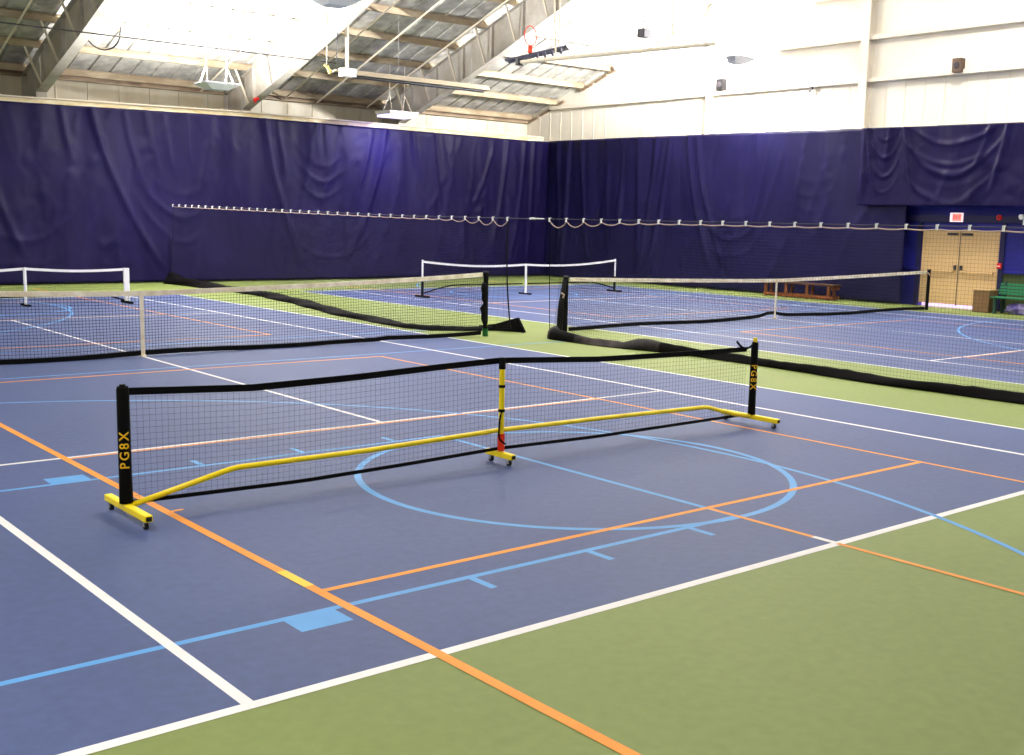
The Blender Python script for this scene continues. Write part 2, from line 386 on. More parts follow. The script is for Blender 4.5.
# ------------------------------------------------------------------ curtains
def fold(u, z, folds, swags, H):
    d = 0
    for (u0, lean, wd, amp, z0, z1) in folds:
        if z0 < z < z1+.6:
            c = u0 + lean*(H-z)*(.45+.13*(H-z)); e = (u-c)/(wd*.8)
            fade = min(1, (z-z0)/.7) * min(1, max(.0, (z1+.6-z)/.6))
            d += amp*math.exp(-e*e)*fade
    for (u0, wd, ztop, depth, amp, k) in swags:
        e = (u-u0)/wd
        if abs(e) < 1:
            ph = z - (ztop - depth*(1-e*e)**.9)
            env = math.exp(-(ph/.75)**2)*(1-e*e)**.5
            wob = mnoise.noise((u*.9, z*.9, u0))
            d += amp*.9*env*(max(0, math.sin(k*1.25*ph + 1.6*wob))**2.5 - .25)*(.6+.6*abs(wob))
    return d
def curtain(name, p0, dirv, nrm, L, ztop, zbot_, folds, swags, M, label, step=.07, seed=1):
    rnd = random.Random(seed); p0 = Vector(p0); dirv = Vector(dirv); nrm = Vector(nrm)
    zt = ztop if callable(ztop) else (lambda u: ztop)
    nu, nz = int(L/step), 64
    ph = [rnd.uniform(0, 6.3) for _ in range(8)]
    V = []; Fc = []
    for i in range(nu+1):
        u = L*i/nu; T = zt(u)
        for j in range(nz+1):
            z = zbot_ + (T-zbot_)*j/nz
            d = fold(u, z, folds, swags, T)
            d += .022*math.sin(2.1*u+ph[0]+.35*(T-z)) + .014*math.sin(4.7*u+ph[1]-.5*(T-z)) + .010*math.sin(9.3*u+ph[2])*(z/T) + .012*math.sin(1.7*z+1.3*u+ph[3])
            n1 = mnoise.noise((u*.95 + .22*(T-z), z*.22, seed*3.7)); n2 = mnoise.noise((u*2.3 - .3*(T-z), z*.5, seed*7.1)); n3 = mnoise.noise((u*3.1, z*2.2, seed*1.3))
            d += .042*max(0, 1-abs(n1)*3.2)**2*(.4+.6*abs(n3)*2) + .010*max(0, 1-abs(n2)*3)**2 + .006*n3
            if z < .5: d *= .5 + z
            V.append(tuple(p0 + dirv*u + nrm*(d+.1) + Vector((0, 0, z))))
    for i in range(nu):
        for j in range(nz):
            a = i*(nz+1)+j; Fc.append((a, a+nz+1, a+nz+2, a+1))
    me = bpy.data.meshes.new(name); me.from_pydata(V, [], Fc); me.materials.append(M)
    me.polygons.foreach_set('use_smooth', [True]*len(me.polygons)); me.update()
    o = bpy.data.objects.new(name, me); COL.objects.link(o)
    sm = o.modifiers.new('thick', 'SOLIDIFY'); sm.thickness = .012
    return tag(o, label, 'curtain', 'navy wall curtains')
X0 = -9.0
fx = lambda X: X - X0
folds = []
for X, lean, wd, amp, a, b in [(4.3, .25, .10, .05, 3.2, 4.9), (5.1, .42, .12, .07, .3, 4.9), (6.0, .35, .10, .05, 2.6, 4.9), (6.6, .35, .09, .045, 2.9, 4.9), (7.1, .3, .08, .04, 3.0, 4.9), (7.8, .1, .08, .03, 3.2, 4.9),
                       (8.6, -.25, .12, .03, 2.2, 4.6), (10.3, .27, .09, .08, .4, 4.9), (10.75, .22, .07, .045, 2.9, 4.9), (12.1, .1, .06, .03, 3.6, 4.9), (12.4, .1, .06, .03, 3.6, 4.9),
                       (14.6, -.33, .13, .08, .5, 4.9), (14.15, -.40, .09, .05, 2.0, 4.6), (15.7, .2, .09, .07, 3.6, 4.9), (16.5, .22, .08, .06, 2.2, 4.9), (17.0, .35, .07, .04, 3.0, 4.9),
                       (19.8, -.18, .10, .06, .8, 4.9), (19.2, -.5, .08, .05, 2.2, 4.2), (20.6, -.15, .10, .05, .3, 4.9), (21.0, -.05, .10, .06, .2, 4.9), (13.0, .05, .1, .03, .3, 2.2), (17.7, .05, .1, .03, .2, 2.2),
                       (2.0, .3, .12, .05, .5, 4.9), (0, .2, .12, .05, .5, 4.9), (-2, -.2, .12, .05, .5, 4.9)]:
    folds.append((fx(X), lean, wd, amp, a, b))
swags = [(fx(7.6), 1.5, 3.3, 1.6, .05, 8), (fx(12.3), 1.1, 3.9, .9, .05, 10), (fx(12.6), 2.0, 2.3, 1.8, .05, 8), (fx(18.2), .8, 3.0, .5, .035, 12), (fx(3.0), 2.2, 2.6, 1.6, .03, 7)]
ztf = lambda u: interp(u+X0, [(-9, 4.75), (2.7, 4.82), (9.8, 4.93), (15, 4.92), (20.8, 4.90), (22, 4.93)])
curtain('wall_curtain', (X0, 16.72, .02), (1, 0, 0), (0, -1, 0), 22.0-X0, ztf, .02, folds, swags, M_CURT,
        'long navy curtain covering the far wall, with a bright lit patch near its middle', seed=3)
Y0 = 16.58
fy = lambda Y: Y0 - Y
folds = [(fy(16.0), .06, .12, .08, .2, 4.9), (fy(15.4), -.05, .07, .10, .2, 4.9), (fy(14.7), .1, .08, .06, .2, 4.9), (fy(13.4), .05, .1, .04, .6, 4.9), (fy(12.6), -.04, .1, .04, 1.5, 4.9), (fy(11.8), .03, .1, .05, .4, 4.9), (fy(11.0), -.15, .1, .06, .3, 4.9),
         (fy(9.6), .28, .09, .05, .4, 4.9), (fy(9.2), .32, .08, .05, .4, 4.9), (fy(10.4), -.2, .1, .05, .4, 4.9), (fy(6.2), -.25, .1, .045, 1.5, 4.6), (fy(5.6), -.4, .1, .03, 2, 4.0), (fy(4.2), .15, .07, .03, 2.8, 4.2)]
swags = [(fy(7.6), 1.4, 2.4, .9, .04, 9), (fy(4.6), .9, 3.3, .5, .025, 12)]
ztr = lambda u: interp(Y0-u, [(-8, 4.70), (-1.6, 4.75), (3.1, 4.80), (9.3, 4.88), (16.9, 4.94)])
curtain('wall_curtain', (XE-.33, Y0, .02), (0, -1, 0), (-1, 0, 0), Y0-1.45, ztr, .02, folds, swags, M_CURT2,
        'navy curtain on the right gable wall, from the corner to the door opening', seed=5)
Y0b = 2.93
fy = lambda Y: Y0b - Y
folds = [(fy(2.7), .28, .08, .07, 2.9, 4.8), (fy(1.55), .30, .09, .08, 3.0, 4.8), (fy(2.0), -.2, .07, .05, 3.6, 4.8), (fy(-1.4), -.35, .09, .08, 2.9, 4.8), (fy(-.9), -.5, .09, .05, 3.4, 4.7), (fy(2.8), 0, .06, .05, 2.6, 4.8), (fy(-3), .1, .1, .06, 2.7, 4.8), (fy(-5), .1, .1, .06, 2.7, 4.8)]
swags = [(fy(2.15), .55, 4.75, .9, .05, 11), (fy(.15), 1.45, 4.9, .75, .05, 9), (fy(.15), 1.5, 4.5, 1.2, .07, 7), (fy(-3.1), 1.2, 4.7, 1.0, .06, 8)]
Yb = Y0b
curtain('wall_curtain', (XE-.46, Y0b, 0), (0, -1, 0), (-1, 0, 0), 10.5, lambda u: interp(Yb-u, [(-8, 4.70), (-1.6, 4.75), (3.2, 4.82)]), 2.70, folds, swags, M_CURT,
        'short navy curtain swagged above the double doors', seed=8, step=.05)
# rails the curtains hang from
t = thing('curtain_rail', 'cream rail with rusty patches along the far wall above the long curtain', 'rail', (6, 16.85, 4.9), 'curtain rails')
q = MB(); q.ribbon([(x, 16.80, ztf(x-X0)+.15) for x in (-9, 2.7, 9.8, 15, 21.6)], [(x, 16.80, ztf(x-X0)-.03) for x in (-9, 2.7, 9.8, 15, 21.6)], .03, (0, 1, 0), mat('rail_cream', (232, 224, 196), .6, rgb2=(210, 190, 140), scale=2.2, stretch=(1.2, 4, 4))); q.build('fascia', t)
q = MB(); q.tube([(x, 16.76, ztf(x-X0)+.17) for x in (-9, 2.7, 9.8, 15, 21.6)], .028, M_PIPE, 8); q.build('pipe', t)
t = thing('curtain_rail', 'pale rail with dark gaps along the right gable wall above the curtains', 'rail', (XE-.2, 5, 4.9), 'curtain rails')
q = MB(); q.ribbon([(XE-.23, y, z+.05) for y, z in ((16.9, 4.94), (9.3, 4.88), (3.1, 4.80), (-1.6, 4.75), (-8, 4.70))], [(XE-.23, y, z-.03) for y, z in ((16.9, 4.94), (9.3, 4.88), (3.1, 4.80), (-1.6, 4.75), (-8, 4.70))], .03, (1, 0, 0), M_GIRT); q.build('fascia', t)
for ya, yb in ((13.6, 11.8), (9.2, 8.6), (8.0, 7.2), (6.6, 5.3), (3.9, 3.2), (2.7, 1.9), (.8, -1.6)):
    q = MB(); za = interp(ya, [(-8, 4.70), (-1.6, 4.75), (3.1, 4.80), (9.3, 4.88), (16.9, 4.94)]); zb = interp(yb, [(-8, 4.70), (-1.6, 4.75), (3.1, 4.80), (9.3, 4.88), (16.9, 4.94)])
    q.ribbon([(XE-.25, ya, za+.045), (XE-.25, yb, zb+.045)], [(XE-.25, ya, za+.0), (XE-.25, yb, zb+.0)], .01, (1, 0, 0), M_DARK); q.build('slot', t)

# ------------------------------------------------------------------ lamps
def lamp(x, y, z, label, down_lit=0, up=UP_W, dn=DOWN_W, aim=None):
    t = thing('hanging_lamp', label, 'lamp', (x, y, z), 'hanging dish lamps')
    q = MB(); a, b, A, B = (.50, .40, .54, .44) if down_lit else (.22, .20, .47, .40); hh = .07 if down_lit else .14
    bt = [(x-a, y-b, z), (x+a, y-b, z), (x+a, y+b, z), (x-a, y+b, z)]; tp = [(x-A, y-B, z+hh), (x+A, y-B, z+hh), (x+A, y+B, z+hh), (x-A, y+B, z+hh)]
    for i in range(4):
        j = (i+1) % 4; q.face([bt[i], bt[j], tp[j], tp[i]], M_LAMP)
        ti = [(p[0], p[1], p[2]+.03) for p in (tp[i], tp[j])]; q.face([tp[i], tp[j], ti[1], ti[0]], M_LAMP)
    o = q.build('dish', t); s = o.modifiers.new('thick', 'SOLIDIFY'); s.thickness = .012
    q = MB(); q.box(x-a, x+a, y-b, y+b, z-(.07 if down_lit else .012), z+.004, MATS['lamp_lens_lit'] if down_lit else M_LENSOFF); q.build('lens', t)
    for s in (-1, 1):
        q = MB(); zr = zroof(y)+.02
        q.tube([(x+s*.36, y-.24, z+.16), (x+s*.28, y, z+.62), (x+s*.36, y+.24, z+.16)], .012, M_PIPE, 5); q.tube([(x+s*.28, y, z+.62), (x+s*.28, y, zr)], .010, M_PIPE, 5)
        q.build('hanger', t)
    if up:
        lo = light('lamp_light', t, (x, y, z+.16), up, .7, size_y=.55)
        if aim: lo.rotation_euler = (-Vector(aim)).to_track_quat('Z', 'Y').to_euler()
    if dn: light('lamp_light', t, (x, y, z-.03), dn, .3, down=True, size_y=.3)
mat('lamp_lens_lit', (235, 225, 255), emit=(225, 205, 255), estr=1.7)
lamp(7.05, 12.80, 5.24, 'white dish lamp hanging between the two left rafters, above the long curtain', up=2600)
lamp(14.27, 15.35, 5.27, 'glowing violet white lamp hanging just above the long curtain beside the grey rafter', 1, up=0, dn=0)
lamp(7.05, 6.72, 6.62, 'bluish white dish lamp cut off by the top edge of the photo', up=2200)
lamp(20.0, 6.34, 6.70, 'pale dish lamp washed out against the bright right gable wall', up=9000, aim=(-.12, .62, .6))
for i, (x, y) in enumerate([(7.05, .6), (7.05, -6.5), (-7.1, 12.8), (-7.1, 6.7), (-7.1, 0), (-7.1, -6.5), (18.3, -1.5), (18.3, -8), (7.05, -13), (-7.1, -13), (18.3, 11.2)]):
    if (x, y) == (18.3, 11.2): continue
    lamp(x, y, zroof(y)-3.2, 'white dish lamp of the unseen rows overhead, outside the photo', up=UP_W*(.55 if x < 0 or y < -10 else 1), dn=DOWN_W*(.7 if x < 0 or y < -10 else 1))
Llit = [o for o in COL.objects if o.name.startswith('hanging_lamp') and abs(o.location.x-14.27) < .01][0]
light('lamp_light', Llit, (14.27, 15.35, 5.19), 260, .7, down=True, color=(.50, .44, 1), size_y=.4)

# ------------------------------------------------------------------ nets
def netting(mb, xs, ztop, zbot_, rows, r, pt, seg=None, M=M_STR):
    """vertical strings at xs and horizontal strings; pt(x,t) gives the point at parameter x and height fraction t"""
    for x in xs: mb.tube([pt(x, 0), pt(x, .5), pt(x, 1)], r, M, 3, caps=False)
    sg = seg or xs
    for k in range(rows+1):
        mb.tube([pt(x, k/rows) for x in sg], r, M, 3, caps=False)
def frange(a, b, s):
    n = max(1, round((b-a)/s)); return [a+(b-a)*i/n for i in range(n+1)]

def tennis_net(cx, x0, x1, label, top, yfun, bot):
    t = thing('tennis_net', label, 'net', (cx, 0, 0), 'tennis nets')
    xs = frange(x0, x1, .047); sg = frange(x0, x1, .25)
    pt = lambda x, k: (x, yfun(x)*(1-k), bot(x) + (top(x)-.03-bot(x))*k)
    q = MB(); netting(q, xs, 0, 0, 21, .0026, pt, sg); q.build('netting', t)
    q = MB(); q.ribbon([(x, -.0, top(x)) for x in sg], [(x, -.0, top(x)-.075) for x in sg], .02, (0, 1, 0), M_CREAM); q.build('headband', t)
    q = MB(); q.ribbon([(x, yfun(x), bot(x)+.035) for x in sg], [(x, yfun(x), max(.003, bot(x)-.035)) for x in sg], .02, (0, 1, 0), M_BLACK); q.build('bottom_tape', t)
    q = MB(); q.ribbon([(cx-.028, -.017, top(cx)+.004), (cx+.028, -.017, top(cx)+.004)], [(cx-.028, -.017, .03), (cx+.028, -.017, .03)], .006, (0, 1, 0), M_CREAM)
    q.box(cx-.03, cx+.03, -.06, .03, .0, .03, M_CREAM); q.build('centre_strap', t)
    return t
topA = lambda x: .945 + .165*min(1, abs(x)/6.2)**1.25 + .03*(min(1, abs(x)/6.2)**4)
botA = lambda x: .045 + .012*math.sin(1.9*x+.7) + (.02 if x > 4 else 0)
tA = tennis_net(0, -6.2, 6.12, 'long tennis net with a cream band on the near court, left of the gap', topA, lambda x: .05*math.sin(1.1*x), botA)
topB = lambda x: .90 + .12*min(1, abs(x-DX)/6.2)**1.3
botB = lambda x: .05 + .075*math.exp(-((x-DX)/.3)**2) + .015*math.sin(1.4*x)
tB = tennis_net(DX, 8.20, 20.55, 'long tennis net with a cream band on the right court, ending by the doors', topB, lambda x: -.10*math.sin((x-8.2)/12.4*PI*3)*math.exp(-((x-DX)/5)**2), botB)
def net_post(parent, x, h, lean=0, green=True, cluster=True, dark=M_BLACK, r=.045):
    q = MB(); q.tube([(x, 0, .0), (x+lean, 0, h)], r, dark, 12); q.tube([(x+lean, 0, h), (x+lean, 0, h+.03)], r*1.15, M_DARK, 12); q.build('post', parent, smooth=False)
    if cluster:
        q = MB(); rnd = random.Random(int(x*10))
        pts = [(x+lean*z/h+rnd.uniform(-.02, .02)-.045, -.02+rnd.uniform(-.02, .02), z) for z in [.14+i*.09 for i in range(10)]]
        q.tube(pts, [rnd.uniform(.03, .06) for _ in pts], M_BLACK, 7); q.build('gathered_netting', parent, smooth=True)
    if green:
        q = MB(); q.tube([(x, 0, .0), (x, 0, .14)], r*1.12, M_GRN, 12); q.build('post_sleeve', parent)
        q = MB(); q.tube([(x, 0, .2), (x, 0, .23)], r*1.12, M_LIME, 12); q.build('lime_tape', parent)
net_post(tA, 6.20, 1.13); net_post(tA, -6.25, 1.1, green=False)
net_post(tB, 8.10, 1.02, green=False, cluster=False, r=.05)
q = MB(); q.tube([(7.93, -.03, .02), (7.97, -.02, .5), (8.06, -.01, .98)], [.06, .055, .04], M_BLACK, 8); q.build('gathered_netting', tB, smooth=True)
q = MB(); q.tube([(7.93, -.07, .74), (7.99, -.08, .70), (7.97, -.07, .64)], .02, M_ROPE, 6); q.build('tie_rope', tB)
net_post(tB, 20.66, 1.02, green=False, cluster=False)
q = MB(); q.tube([(20.52, 0, .99), (20.60, -.04, .94), (20.62, -.05, .9)], .018, M_ROPE, 6); q.build('tie_rope', tB)

# ---- front portable pickleball net
YP = -8.6
mx = lambda x: .9767*x - .144
mz = lambda z: .98*z + .047
t = thing('portable_net', 'portable pickleball net on a yellow wheeled frame with black end posts, in front', 'net', (0, YP, 0))
def zt_pb(x): return interp(x, [(mx(a), b*.98+.047) for a, b in [(-3.36, .874), (-3.2, .866), (-2.4, .826), (-1.55, .840), (-.7, .870), (-.06, .886), (.4, .862), (1.15, .824), (2.5, .805), (3.25, .802)]])
def zb_pb(x): return interp(x, [(mx(a), b*.98+.047) for a, b in [(-3.3, .065), (-2.0, .041), (-1.1, .055), (-.06, .08), (1.1, .062), (3.2, .073)]])
xs = frange(-3.38, 3.04, .044); sg = frange(-3.38, 3.04, .15)
q = MB(); netting(q, xs, 0, 0, 18, .0008, lambda x, k: (x, YP + .015*math.sin(2*x)*(1-k), zb_pb(x)+(zt_pb(x)-zb_pb(x)-.02)*k), sg); q.build('netting', t)
q = MB(); q.ribbon([(x, YP, zt_pb(x)) for x in sg], [(x, YP, zt_pb(x)-.05) for x in sg], .012, (0, 1, 0), M_BLACK); q.build('top_band', t)
q = MB(); q.ribbon([(x, YP, zb_pb(x)+.014) for x in sg], [(x, YP, zb_pb(x)-.014) for x in sg], .012, (0, 1, 0), M_BLACK); q.build('bottom_band', t)
q = MB(); q.tube([(mx(x), YP-.01, mz(z)) for x, z in [(-3.355, .04), (-2.60, .207), (-2.53, .216), (-1.4, .216), (-.05, .245), (1.15, .235), (2.58, .212), (2.68, .203), (3.12, .09), (3.35, .05)]], .021, M_YEL, 10); q.build('frame_tube', t, smooth=True)
def caster(x, y, parent):
    q = MB(); q.tube([(x-.012, y, .024), (x+.012, y, .024)], .024, M_CAST, 14); o = q.build('caster', parent)
    q = MB(); q.tube([(x, y, .045), (x, y, .066)], .014, M_GALV, 8); q.box(x-.018, x-.014, y-.014, y+.014, .02, .05, M_GALV); q.box(x+.014, x+.018, y-.014, y+.014, .02, .05, M_GALV); q.build('caster_fork', o)
def foot(x, y0, y1, parent):
    q = MB(); q.box(x-.028, x+.028, y0, y1, .058, .106, M_YEL); o = q.build('base_foot', parent, bevel=.008)
    for y in (y0, y1):
        s = -1 if y == y0 else 1
        q = MB(); q.box(x-.02, x+.02, y-.002, y+.002, .067, .097, M_CAST); q.build('end_cap', o)
    for y in (y0+.06, y1-.06): caster(x, y, parent)
foot(-3.425, -9.0, -8.25, t); foot(3.19, -8.95, -8.18, t); foot(-.215, -8.82, -8.45, t)
def sleeve(x, top, parent, tip):
    q = MB(); q.tube([(x, YP, .11), (x, YP, .30), (x, YP, .60), (x, YP, top-.02), (x, YP, top)], [.046, .043, .043, .042, .036], M_BLACK, 14, flat=.8); o = q.build('post_sleeve', parent, smooth=True)
    q = MB(); q.tube([(x, YP, .11), (x, YP, top + (.045 if tip else .012))], .02, M_YEL if tip else M_BLACK, 10); q.build('end_post', parent)
    return o
sl = sleeve(-3.425, .915, t, False); sr = sleeve(3.175, .875, t, True)
def lettering(x, zs, up, parent, size, ang=0):
    for ch, z in zip('PG8X', zs):
        cu = bpy.data.curves.new('letter', 'FONT'); cu.body = ch; cu.size = size; cu.extrude = .002; cu.align_x = 'CENTER'; cu.align_y = 'CENTER'; cu.offset = .0008
        tmp = bpy.data.objects.new('tmp', cu); COL.objects.link(tmp); bpy.context.view_layer.update()
        me = bpy.data.meshes.new_from_object(tmp.evaluated_get(bpy.context.evaluated_depsgraph_get())); bpy.data.objects.remove(tmp)
        me.materials.clear(); me.materials.append(M_LET)
        o = bpy.data.objects.new('letter', me); COL.objects.link(o)
        rot = Matrix.Rotation(PI/2, 4, 'X') @ Matrix.Rotation(PI/2 if up else -PI/2, 4, 'Z')
        o.parent = parent; mw = Matrix.Translation((x-.0455*math.sin(ang), YP-.0375*math.cos(ang), z)) @ Matrix.Rotation(-ang, 4, 'Z') @ rot
        o.matrix_parent_inverse = Matrix(); o.matrix_local = mw
M_LET = mat('lettering_yellow', (250, 196, 30), .5)
lettering(-3.425, (.375, .443, .510, .578), True, sl, .085, .25)
lettering(3.175, (.62, .55, .48, .41), False, sr, .088, .75)
q = MB(); q.tube([(-.205, YP-.03, .112), (-.205, YP-.03, .26)], .031, M_RED, 12); q.build('red_sleeve', t)
q = MB(); q.tube([(-.205, YP-.03, .255), (-.205, YP-.03, .83)], .024, M_YEL, 12); q.build('centre_post', t)
q = MB(); q.tube([(-.205, YP-.03, .82), (-.205, YP-.03, .918)], .03, M_BLACK, 12); q.build('post_cap', t)
for z in (.64, .43):
    q = MB(); q.tube([(-.205, YP-.03, z+.02), (-.205, YP-.03, z+.044)], .029, M_BLACK, 12); q.build('post_band', t)
q = MB(); q.tube(bez([(-.22, YP-.05, .45), (-.27, YP-.06, .38), (-.22, YP-.06, .30), (-.29, YP-.06, .22), (-.25, YP-.06, .22), (-.18, YP-.06, .17)], 14), .008, M_BLACK, 6); q.build('tie_strap', t)
q = MB(); q.tube(bez([(3.13, YP-.02, .88), (3.07, YP-.03, .80), (2.94, YP-.03, .80), (2.85, YP-.03, .90)], 12), .012, M_BLACK, 6); q.build('tie_strap', t)

# ---- far portable nets
def far_net(cx, y, half, hend, hmid, label, posts):
    t = thing('portable_net', label, 'net', (cx, y, 0), 'white portable nets')
    tp = lambda x: hmid + (hend-hmid)*(abs(x-cx)/half)**2 - .05*math.sin(PI*min(1, abs(x-cx)/half))
    xs = frange(cx-half, cx+half, .05); sg = frange(cx-half, cx+half, .2)
    q = MB(); netting(q, xs, 0, 0, 14, .0012, lambda x, k: (x, y, .1+(tp(x)-.13)*k), sg); q.build('netting', t)
    q = MB(); q.ribbon([(x, y, tp(x)) for x in sg], [(x, y, tp(x)-.055) for x in sg], .02, (0, 1, 0), M_WTAPE); q.build('headband', t)
    for s in (-1, 1):
        q = MB()
        if posts == 'slim': q.tube([(cx+s*half, y, .04), (cx+s*half, y, hend+.02)], .024, M_PW, 10)
        else: q.box(cx+s*half-.06, cx+s*half+.06, y-.03, y+.03, .06, hend-.0, M_PW)
        q.build('end_post', t)
        if posts == 'slim':
            q = MB(); q.tube([(cx+s*half, y, .04), (cx+s*half, y, .46)], .034, M_BLACK, 10); q.build('post_grip', t)
        q = MB(); q.box(cx+s*half-.035, cx+s*half+.035, y-.3, y+.3, 0.0, .05, M_BLACK); q.build('base_foot', t)
        q = MB(); q.tube([(cx+s*half, y, .10), (cx+s*(half-.5), y, .22), (cx+s*(half-.95), y, .30), (cx+s*.1, y, .30)] if posts == 'slim' else [(cx+s*half, y, .05), (cx+s*(half-.45), y, .20), (cx, y, .2)], .018, M_BLACK, 6); q.build('frame_tube', t)
    q = MB(); q.tube([(cx, y-.02, .04), (cx, y-.02, tp(cx))], .032, M_PW, 10); q.build('centre_post', t)
    q = MB(); q.box(cx-.035, cx+.035, y-.25, y+.25, 0.0, .04, M_BLACK); q.build('centre_foot', t)
far_net(14.24, 8.70, 3.48, .96, .855, 'wide white banded portable net on slim posts, behind the gap between tennis nets', 'slim')
far_net(1.17, 9.60, 2.17, .79, .82, 'small white portable net with a broad white end post, far left', 'broad')

# ---- divider nets and their cable
CZ = 2.13
XD = 7.2
def zc(y): return interp(y, [(-14, 2.14), (0, 2.10), (4, 2.10), (9, 2.16), (16.5, 2.26)])
q = MB(); q.tube([(XD, y, zc(y)) for y in (-15, -10, -5, 0, 4, 9, 16.65)], .006, M_CABLE, 6)
o = tag(q.build('support_cable'), 'thin steel cable stretched above both divider nets between the courts', 'cable')
def divider(ya, yb, label, path, hem_lo, wid, Mends, near_end):
    t = thing('divider_net', label, 'net', (XD, ya, 0), 'divider nets hung on the cable')
    # path: list (y, x, height, width) of the skirt on the floor, top of the net between ya and yb
    ys = frange(ya, yb, .45)
    rope_drop = lambda y: .035
    for i, y in enumerate(ys):
        q = MB(); q.box(XD-.030, XD-.010, y-.014, y+.014, zc(y)-.05, zc(y)+.024, M_PW); q.box(XD-.012, XD+.014, y-.012, y+.012, zc(y)+.012, zc(y)+.024, M_PW); q.build('hook', t)
    q = MB(); pts = []
    for i, (a, b) in enumerate(zip(ys, ys[1:])):
        near = abs((a+b)/2 - near_end); sag = .014 + .10*math.exp(-(near/1.5)**2)
        for k in range(6): 
            e = k/6; pts.append((XD, a+(b-a)*e, zc(a+(b-a)*e)-.04 - sag*4*e*(1-e)))
    pts.append((XD, ys[-1], zc(ys[-1])-.04)); q.tube(pts, .010, M_ROPE, 5); q.build('top_rope', t)
    fy = lambda y: (interp(y, [(p[0], p[1]) for p in path]), interp(y, [(p[0], p[2]) for p in path]))
    def pt(y, k):
        yy = y if near_end is None else y
        x, h = fy(y); e = (1-k)**2
        shift = hem_lo*e*math.exp(-abs(y-near_end)/.6)
        return (XD + (x-XD)*(1-k)**1.5, y+shift, h*.8 + (zc(y)-.06-h*.8)*k)
    yv = frange(ya, yb, .05); sg2 = frange(ya, yb, .225)
    q = MB(); netting(q, yv, 0, 0, 40, .0013, pt, sg2); q.build('netting', t)
    for ye, rh in ((ya, .014 if ya > 0 else .006), (yb, .007)):
        q = MB(); q.tube([pt(ye, k/10) for k in range(11)], rh, M_BLACK, 6); q.build('side_hem', t)
    # skirt lump along the floor
    M_ = MB(); k = M_.mi(M_VINYL); k2 = M_.mi(M_VINYLW); rings = []
    n = 14; pl = []
    for (p, q_) in zip(path, path[1:]):
        m_ = max(2, int((Vector((q_[1]-p[1], q_[0]-p[0]))).length/.12))
        for i in range(m_): pl.append([p[j]+(q_[j]-p[j])*i/m_ for j in range(5)])
    pl.append(list(path[-1])); rnd = random.Random(int(ya*7)+3)
    for i, (y, x, h, wd, worn) in enumerate(pl):
        a = pl[max(0, i-1)]; b = pl[min(len(pl)-1, i+1)]; tv = Vector((b[1]-a[1], b[0]-a[0], 0)).normalized(); nv = Vector((-tv.y, tv.x, 0))
        base = len(M_.v); j1, j2 = rnd.uniform(.94, 1.06), rnd.uniform(.95, 1.05)
        for j in range(n+1):
            an = PI*j/n; c = math.cos(an); s_ = math.sin(an)
            rr = 1 + .12*math.sin(3*an + i*.35)
            pp = Vector((x, y, 0)) + nv*(c*wd/2*j1*rr); M_.v.append((pp.x, pp.y, .004 + h*j2*abs(s_)**1.2*rr))
        rings.append((base, worn))
    for (a, w1), (b, w2) in zip(rings, rings[1:]):
        for j in range(n):
            M_.f.append((a+j, a+j+1, b+j+1, b+j)); M_.m.append(k2 if (w1+w2)/2 > .5 else k)
        M_.f.append((a, b, b+n, a+n)); M_.m.append(k)
    M_.f.append(tuple(rings[0][0]+j for j in range(n+1))); M_.m.append(k)
    M_.f.append(tuple(rings[-1][0]+j for j in range(n+1))); M_.m.append(k)
    M_.build('skirt', t, smooth=True)
    return t
tL = divider(.66, 16.2, 'black divider net with a loose dark hem, far side of the gap, left',
        [(.75, 6.95, .10, .12, 0), (.95, 6.5, .07, .20, 0), (1.3, 5.95, .08, .2, 0), (1.9, 5.82, .08, .24, 0), (4.9, 6.1, .11, .32, 0), (8, 6.8, .12, .36, 0), (10.9, 7.25, .12, .40, 0), (12.6, 7.28, .12, .36, 0), (14.5, 7.2, .16, .5, 0), (16.2, 7.05, .30, .40, 0)],
        -.45, 0, None, .66)
q = MB(); prof = [(.95, 6.8, .09), (.7, 7.0, .13), (.45, 7.12, .22), (.30, 7.2, .27), (.12, 7.22, .02)]
q.ribbon([(x, y, z) for y, x, z in prof], [(x-.02, y-.0, .004) for y, x, z in prof], .05, (1, 0, 0), M_VINYL); q.build('hem_flap', tL)
tR = divider(-14.5, -.55, 'black divider net with a thick dark hem along the green strip, right of the gap',
        [(-14.5, 7.2, .12, .16, 0), (-9.5, 7.2, .12, .15, 0), (-7.5, 7.12, .12, .15, 0), (-5.5, 7.3, .115, .15, 0), (-4.2, 7.33, .10, .2, 0), (-3.5, 7.28, .16, .22, .3), (-3.0, 7.2, .20, .26, 1), (-2.6, 7.1, .09, .30, 1), (-2.0, 6.98, .10, .22, 1), (-1.5, 6.95, .15, .2, .3), (-1.1, 6.95, .22, .2, .2), (-.95, 7.0, .24, .22, 1), (-.85, 7.12, .16, .2, 1), (-.9, 7.25, .12, .12, 0)],
        0, 0, None, -.55)
q = MB(); q.tube([(XD-.03, -.02, zc(0)), (XD-.03, -.16, zc(-.16))], .02, M_GALV, 8); q.tube([(XD-.03, -.16, zc(-.2)), (XD-.03, -.42, zc(-.42))], .012, M_GALV, 8)
tag(q.build('turnbuckle'), 'steel turnbuckle on the divider cable above the gap between the nets', 'fitting')

